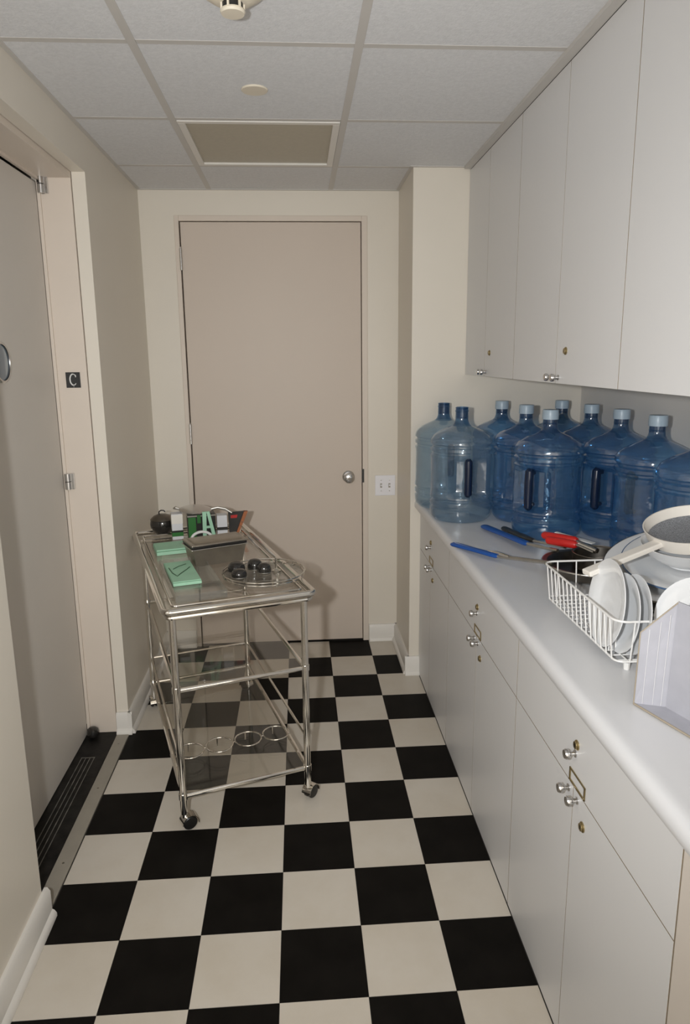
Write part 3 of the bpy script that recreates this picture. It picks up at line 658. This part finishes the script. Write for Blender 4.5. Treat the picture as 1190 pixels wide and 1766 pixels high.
# steel ladle and lid on top of the boxes
sl_ = thing('steel_strainer_lid', 'shallow steel lid with a long handle lying across the cartons', 'lid', P(-0.400, 1.43, 0.11))
mS = T(P(-0.398, 1.425, 0.1225), 0.1, 0.06, 0.05)
MB().lathe([(0, 0.014), (0.035, 0.012), (0.055, 0.006), (0.068, 0.0), (0.074, 0.0), (0.074, 0.003), (0.058, 0.010), (0.036, 0.016), (0, 0.018)], 36, mS).build('dish', 'nickel', sl_)
MB().tube([mS @ Vector(q) for q in ((0.070, 0, 0.003), (0.10, 0.004, 0.010), (0.135, 0.0, 0.004), (0.165, -0.01, -0.012))], [0.006, 0.006, 0.007, 0.005], 10).build('handle', 'steel', sl_)
MB().tube([mS @ Vector(q) for q in ((-0.072, 0, 0.003), (-0.088, 0.002, 0.008), (-0.098, 0.003, 0.004))], [0.006, 0.008, 0.004], 8).build('hook', 'steel', sl_)
# orange-edged tool with a black body at the right of the pile
ot = thing('orange_grater', 'black utensil with a terracotta orange edge leaning at the right of the cart pile', 'utensil', P(-0.215, 1.50))
mO = T(P(-0.222, 1.478), 0.2)
slab(MB(), [(-0.032, 0.001), (0.004, 0.001), (0.045, 0.098), (-0.034, 0.098)], -0.010, 0.006, mO).build('body', 'black', ot)
slab(MB(), [(0.000, 0.001), (0.012, 0.001), (0.056, 0.098), (0.038, 0.098)], -0.016, 0.010, mO).build('edge', 'orange', ot)
slab(MB(), [(-0.024, 0.070), (0.004, 0.070), (0.008, 0.084), (-0.024, 0.084)], -0.0125, -0.0095, mO).build('red_label', 'red', ot)
for zz in (0.03, 0.05): MB().lathe([(0, 0), (0.003, 0), (0.0025, 0.001), (0, 0.001)], 8, axis_mtx(mO @ Vector((0.006+zz*0.42, -0.016, zz)), (0, -1, 0))).build('rivet', 'steel_dark', ot)

# ------------------------------------------------------------------ things on the countertop
def C(x, y, z=0.0): return Vector((x, y, ZC+z))
# wide steel pan the utensils rest on
sp = thing('steel_bowl', 'shallow dark steel pan on the countertop behind the dish rack', 'pan', C(1.005, 0.365))
mS = T(C(1.005, 0.365))
MB().lathe([(0, 0.001), (0.11, 0.001), (0.128, 0.010), (0.140, 0.036), (0.150, 0.040), (0.150, 0.0425), (0.137, 0.041), (0.124, 0.014), (0.105, 0.006), (0, 0.006)], 44, mS).build('body', 'steel_dark', sp)
MB().tube([mS @ Vector((0.1505*math.cos(2*math.pi*k/44), 0.1505*math.sin(2*math.pi*k/44), 0.041)) for k in range(44)], 0.003, 8, True).build('rim', 'steel', sp)
pot2 = thing('black_saucepan', 'small black saucepan heaped in the steel pan', 'saucepan', C(1.03, 0.40, 0.0065))
mS = T(C(1.045, 0.405, 0.0065))
MB().lathe([(0, 0.001), (0.070, 0.001), (0.078, 0.008), (0.080, 0.052), (0.083, 0.055), (0.080, 0.056), (0.076, 0.052), (0.074, 0.010), (0, 0.008)], 36, mS).build('body', 'steel_dark', pot2)
MB().tube([mS @ Vector((0.0815*math.cos(2*math.pi*k/36), 0.0815*math.sin(2*math.pi*k/36), 0.0555)) for k in range(36)], 0.002, 6, True).build('rim', 'steel_dark', pot2)
def utensil(name, label, cat, a, b, c, grip, r0, r1, flat=1.0, end=None):
    o = thing(name, label, cat, a); a, b, c = Vector(a), Vector(b), Vector(c)
    d = (b-a); L = d.length; d.normalize(); side = d.cross(Vector((0, 0, 1))).normalized(); up = side.cross(d)
    mb = MB(); vs = []; fs = []; n = 14; st = [0, .01, .03, .06, .2, .5, .8, .97, 1.0]; wd = [.2, .62, .85, 1.0, .98, .88, .95, .92, .6]
    for t, w in zip(st, wd):
        for k in range(n):
            an = 2*math.pi*k/n; vs.append(a+d*(L*t)+side*(r0*w*math.cos(an))+up*(r0*flat*w*math.sin(an)))
    for i in range(len(st)-1):
        for k in range(n): l = (k+1) % n; fs.append((i*n+k, i*n+l, (i+1)*n+l, (i+1)*n+k))
    fs += [tuple(range(n)), tuple((len(st)-1)*n+k for k in range(n))]
    mb.add(vs, fs); mb.build('grip', grip, o)
    MB().tube([b-d*0.02, b, c], [r1*1.2, r1*1.1, r1], 10).build('shaft', 'steel', o)
    return o
# two blue-handled tongs and a black-handled spoon
ut = utensil('blue_turner', 'blue handled steel turner pointing over the front edge of the countertop', 'utensil', C(0.639, 0.742, 0.0105), C(0.752, 0.530, 0.020), C(0.872, 0.345, 0.048), 'blue', 0.0175, 0.0065, 0.46)
zz = [Vector((0.6455, 0.7235, 0)), Vector((0.6495, 0.7135, 0)), Vector((0.6525, 0.7145, 0)), Vector((0.6555, 0.7035, 0)), Vector((0.6590, 0.7045, 0))]
MB().tube([C(p.x, p.y, 0.0197) for p in zz], 0.0006, 5).build('mark', 'white', ut)
MB().tube([C(0.728, 0.570, 0.0285), C(0.748, 0.535, 0.031), C(0.775, 0.490, 0.031)], [0.003, 0.0065, 0.004], 10).build('ferrule', 'chrome', ut)
utensil('blue_spoon', 'blue handled utensil lying beside the black handle near the bottles', 'utensil', C(0.822, 0.992, 0.012), C(0.890, 0.640, 0.030), C(0.935, 0.470, 0.052), 'blue', 0.0185, 0.006, 0.5)
utensil('black_spoon', 'black handled utensil lying against the front water bottle', 'utensil', C(0.893, 0.952, 0.012), C(0.918, 0.655, 0.036), C(0.965, 0.480, 0.060), 'black', 0.0135, 0.005, 0.7)
# red handled tongs: two grips side by side on the pan
rt = thing('red_can_opener', 'can opener with twin red handles on top of the steel pan', 'can opener', C(0.95, 0.50, 0.068))
for k, (a, b) in enumerate((((0.918, 0.573, 0.080), (0.996, 0.462, 0.086)), ((0.918, 0.532, 0.073), (0.985, 0.438, 0.079)))):
    a, b = C(*a), C(*b); MB().tube([a, a.lerp(b, .06), a.lerp(b, .5), a.lerp(b, .94), b], [0.008, 0.0135, 0.0145, 0.0135, 0.009], 12).build('grip', 'red', rt)
    MB().tube([b, b+Vector((0.035, -0.05, -0.012))], 0.0045, 8).build('arm', 'steel', rt)
MB().tube([C(0.99, 0.455, 0.083), C(1.035, 0.40, 0.068)], 0.008, 10).build('jaw', 'steel', rt)
wsx = thing('white_spatula', 'white flat spatula handle behind the red grips', 'utensil', C(0.965, 0.60, 0.07))
d = Vector((0.078, -0.098, 0)).normalized(); mSp = T(C(1.000, 0.560, 0.078), math.atan2(d.y, d.x), 0, 0.08)
MB().box((-0.045, -0.008, -0.003), (0.020, 0.008, 0.003), 0.002, mSp).build('handle', 'white', wsx)
MB().box((0.018, -0.012, -0.0015), (0.100, 0.012, 0.0015), 0.001, mSp).build('blade', 'white', wsx)
kf = thing('long_knife', 'long dark knife lying flat in front of the capped bottles', 'knife', C(1.12, 0.64))
MB().tube([C(1.077, 0.735, 0.0085), C(1.087, 0.718, 0.0085), C(1.142, 0.632, 0.0085)], [0.007, 0.0085, 0.008], 10).build('handle', 'black', kf)
k0, k1 = C(1.141, 0.634, 0.0045), C(1.165, 0.430, 0.0045)
dk = (k1-k0).normalized(); nk_ = Vector((-dk.y, dk.x, 0))
MB().add([k0-nk_*0.008, k0+nk_*0.012, k1+nk_*0.008, k1-nk_*0.002]+[p+Vector((0, 0, 0.0018)) for p in (k0-nk_*0.008, k0+nk_*0.012, k1+nk_*0.008, k1-nk_*0.002)], [(0,1,2,3),(7,6,5,4),(0,1,5,4),(1,2,6,5),(2,3,7,6),(3,0,4,7)]).build('blade', 'steel_dark', kf, smooth=False)
# dish rack
RX0, RX1, RY0, RY1, RZ0, RZ1 = 0.772, 1.10, -0.318, 0.115, 0.024, 0.122
rk = thing('dish_rack', 'white wire dish rack full of plates on the countertop', 'dish rack', C((RX0+RX1)/2, (RY0+RY1)/2))
def rr3(x0, x1, y0, y1, z, r, n=6):
    pts = []
    for cx_, cy_, a0 in ((x1-r, y0+r, -90), (x1-r, y1-r, 0), (x0+r, y1-r, 90), (x0+r, y0+r, 180)):
        for k in range(n+1):
            a = math.radians(a0+90*k/n); pts.append(C(cx_+r*math.cos(a), cy_+r*math.sin(a), z))
    return pts
MB().tube(rr3(RX0-0.012, RX1+0.012, RY0-0.012, RY1+0.012, RZ1, 0.030), 0.0027, 8, True).build('top_rim', 'wire', rk)
MB().tube(rr3(RX0, RX1, RY0, RY1, RZ0, 0.020), 0.0024, 8, True).build('bottom_rim', 'wire', rk)
wr = 0.0019
nv = 15
for k in range(nv):
    y = RY0+0.022+(RY1-RY0-0.044)*k/(nv-1)
    MB().tube([C(RX0-0.012, y, RZ1), C(RX0-0.001, y, RZ0-0.001), C(RX0+0.012, y, RZ0-0.006), C(RX1-0.012, y, RZ0-0.006), C(RX1+0.001, y, RZ0-0.001), C(RX1+0.012, y, RZ1)], wr, 6).build('wire', 'wire', rk)
for k in range(6):
    x = RX0+0.03+(RX1-RX0-0.06)*k/5
    MB().tube([C(x, RY0-0.012, RZ1), C(x, RY0-0.001, RZ0), C(x, RY0+0.012, RZ0-0.002), C(x, RY1-0.012, RZ0-0.002), C(x, RY1+0.001, RZ0), C(x, RY1+0.012, RZ1)], wr, 6).build('wire', 'wire', rk)
for k in range(7):           # loops that hold the plates
    x = RX0+0.022+k*0.030
    if x > RX1-0.06: break
    y = RY0+0.09
    for yy in (RY0+0.07, RY0+0.16, RY0+0.25):
        pts = [C(x-0.008, yy, RZ0-0.004), C(x-0.007, yy, RZ0+0.030), C(x-0.003, yy, RZ0+0.038), C(x+0.003, yy, RZ0+0.038), C(x+0.007, yy, RZ0+0.030), C(x+0.008, yy, RZ0-0.004)]
        if yy < RY0+0.1: MB().tube(pts, 0.0017, 6).build('divider', 'wire', rk)
for x in (RX0+0.03, RX1-0.03):
    for y in (RY0+0.012, RY1-0.012):
        MB().tube([C(x, y, 0.0005), C(x, y, RZ0-0.006)], [0.0065, 0.0075], 10).build('foot', 'white', rk)
# plates
PL = [(0, 0.004), (0.060, 0.004), (0.072, 0.007), (0.088, 0.014), (0.108, 0.018), (0.112, 0.0195), (0.112, 0.0215), (0.107, 0.021), (0.087, 0.0175), (0.070, 0.011), (0.058, 0.008), (0, 0.008)]
def plate(label, c, nrm, sc=1.0, rim=None, prof=PL, name='plate', cat='plate', group='white plates and platters'):
    o = thing(name, label, cat, c, group); m = axis_mtx(c, nrm)
    MB().lathe([(r*sc, z) for r, z in prof], 48, m).build('dish', 'porcelain', o)
    if rim:
        r0 = max(r for r, z in prof)*sc; zr = [z for r, z in prof if r == max(r for r, z in prof)][-1]
        MB().tube([m @ Vector((r0*math.cos(2*math.pi*k/64), r0*math.sin(2*math.pi*k/64), zr)) for k in range(64)], 0.0018, 6, True).build('rim_line', rim, o)
    return o
PLATES = ((0.812, -0.206, 0.119, 0.92, 'leftmost white plate standing in the dish rack'), (0.832, -0.246, 0.108, 0.82, 'second white plate standing in the dish rack'), (0.852, -0.258, 0.108, 0.82, 'third white plate standing in the dish rack'))
for k, (x, y, z, sc, lab) in enumerate(PLATES):
    plate(lab, C(x, y, z), (-1.0, 0.06, 0.13), sc)
plate('white plate at the right end of the dish rack, partly behind the grey white carton', C(0.968, -0.300, 0.108), (-0.45, -0.85, 0.30), 0.86)
# oval platters and trays lying across the rack
def oval(label, c, nrm, ax, ay, mat, rim, depth=0.022, name='platter', cat='platter', rz=0.0):
    o = thing(name, label, cat, c, 'oval platters and trays lying across the dish rack')
    m = axis_mtx(c, nrm) @ Matrix.Rotation(rz, 4, 'Z') @ Matrix.Diagonal((ax, ay, 1, 1))
    pr = [(0, 0), (0.62, 0), (0.74, depth*0.25), (0.86, depth*0.75), (0.985, depth), (1.0, depth+0.001), (1.0, depth+0.0035), (0.98, depth+0.004), (0.85, depth*0.75+0.004), (0.73, depth*0.25+0.004), (0.6, 0.004), (0, 0.004)]
    MB().lathe(pr, 64, m).build('dish', mat, o)
    if rim: MB().tube([m @ Vector((1.003*math.cos(2*math.pi*k/72), 1.003*math.sin(2*math.pi*k/72), depth+0.002)) for k in range(72)], 0.0022, 6, True).build('rim_line', rim, o)
    return o
TN = Vector((-0.10, -0.10, 1.0))
base = C(1.090, -0.060, 0.124)
oval('lowest dark steel oval tray lying across the dish rack', base, TN, 0.212, 0.262, 'steel_dark', 'steel', 0.010, 'oval_tray', 'tray')
oval('upper steel oval tray below the white platters', base+Vector((0.002, 0.002, 0.007)), TN, 0.214, 0.263, 'steel', None, 0.010, 'oval_tray', 'tray')
oval('large white oval platter lying across the dish rack', base+Vector((0.004, 0.004, 0.015)), TN, 0.216, 0.262, 'porcelain', 'steel_dark', 0.024)
pt = oval('white oval platter with a blue band nested in the larger platter', base+Vector((0.022, 0.03, 0.030)), TN, 0.178, 0.222, 'porcelain', 'bluerim', 0.016)
m = axis_mtx(base+Vector((0.022, 0.03, 0.030)), TN) @ Matrix.Diagonal((0.178, 0.222, 1, 1))
MB().lathe([(0.80, 0.0115), (0.90, 0.0165), (0.90, 0.0175), (0.80, 0.0125)], 64, m).build('blue_band', 'bluerim', pt)
# white bowl and strainer on top
bw_ = thing('white_bowl', 'white round bowl stacked on the platters at the right edge', 'bowl', base+Vector((0.01, 0.01, 0.036)))
mBw = axis_mtx(base+Vector((-0.022, 0.008, 0.034)), (-0.07, -0.08, 1))
MB().lathe([(0, 0), (0.042, 0), (0.044, 0.005), (0.066, 0.014), (0.094, 0.034), (0.110, 0.058), (0.112, 0.060), (0.108, 0.060), (0.091, 0.036), (0.063, 0.018), (0, 0.008)], 44, mBw).build('body', 'porcelain', bw_)
st = thing('white_strainer', 'white plastic strainer with a long handle resting on the bowl', 'strainer', base+Vector((0.02, 0.05, 0.11)))
mSt = axis_mtx(base+Vector((-0.002, 0.022, 0.122)), (-0.24, -0.12, 1))
MB().lathe([(0.108, -0.016), (0.113, 0.0), (0.118, 0.020), (0.115, 0.020), (0.110, 0.0), (0.104, -0.016)], 44, mSt).build('rim', 'offwhite', st)
MB().lathe([(0.106, -0.006), (0.096, -0.014), (0.070, -0.022), (0.035, -0.027), (0, -0.028)], 36, mSt).build('sieve', 'mesh', st)
h0 = C(0.987, -0.066, 0.222); h1 = C(0.775, -0.125, 0.168)
dv = (h1-h0); L = dv.length; q = dv.to_track_quat('X', 'Z').to_matrix().to_4x4()
MB().box((0, -0.0155, -0.007), (L, 0.0155, 0.007), 0.003, Matrix.Translation(h0) @ q).build('handle', 'offwhite', st)

# open white carton at the right edge
cb = thing('white_carton', 'open grey white corrugated carton standing at the right edge of the countertop', 'carton', C(0.80, -0.50))
c0, c1 = Vector((0.742, -0.462)), Vector((0.800, -0.484))
c2 = c1+(Vector((0.777, -0.567))-c0).normalized()*0.22; c3 = c0+(Vector((0.777, -0.567))-c0).normalized()*0.22
def panel(pts3, th, name, mat):
    a, b, c, d_ = [Vector(p) for p in pts3]; n = (b-a).cross(d_-a).normalized()*th
    MB().add([a, b, c, d_, a+n, b+n, c+n, d_+n], [(0,1,2,3),(7,6,5,4),(0,1,5,4),(1,2,6,5),(2,3,7,6),(3,0,4,7)]).build(name, mat, cb, smooth=False)
panel([C(c0.x, c0.y, 0.001), C(c1.x, c1.y, 0.001), C(c1.x+0.004, c1.y-0.002, 0.225), C(c0.x-0.002, c0.y-0.008, 0.158)], -0.003, 'side_panel', 'foam')
panel([C(c0.x, c0.y, 0.001), C(c3.x, c3.y, 0.001), C(c2.x, c2.y, 0.001), C(c1.x, c1.y, 0.001)], 0.003, 'floor_panel', 'foam')
panel([C(c1.x, c1.y, 0.002), C(c2.x, c2.y, 0.002), C(c2.x+0.004, c2.y, 0.225), C(c1.x+0.004, c1.y-0.002, 0.225)], 0.003, 'back_panel', 'foam')
MB().tube([C(c0.x, c0.y, 0.003), C(c3.x, c3.y, 0.003)], 0.0022, 6).build('card_edge', 'foamedge', cb)
MB().tube([C(c0.x, c0.y, 0.003), C(c0.x-0.002, c0.y-0.008, 0.158), C(c1.x+0.004, c1.y-0.002, 0.225)], 0.0014, 6).build('card_edge', 'foamedge', cb)
for t in (0.25, 0.55, 0.8):
    p = c0.lerp(c1, t); MB().tube([C(p.x-0.0006, p.y-0.0016, 0.006), C(p.x-0.0006+0.002*t, p.y-0.006, 0.150+0.06*t)], 0.0007, 5).build('flute', 'paper', cb)

scene.cycles.transparent_max_bounces = 24
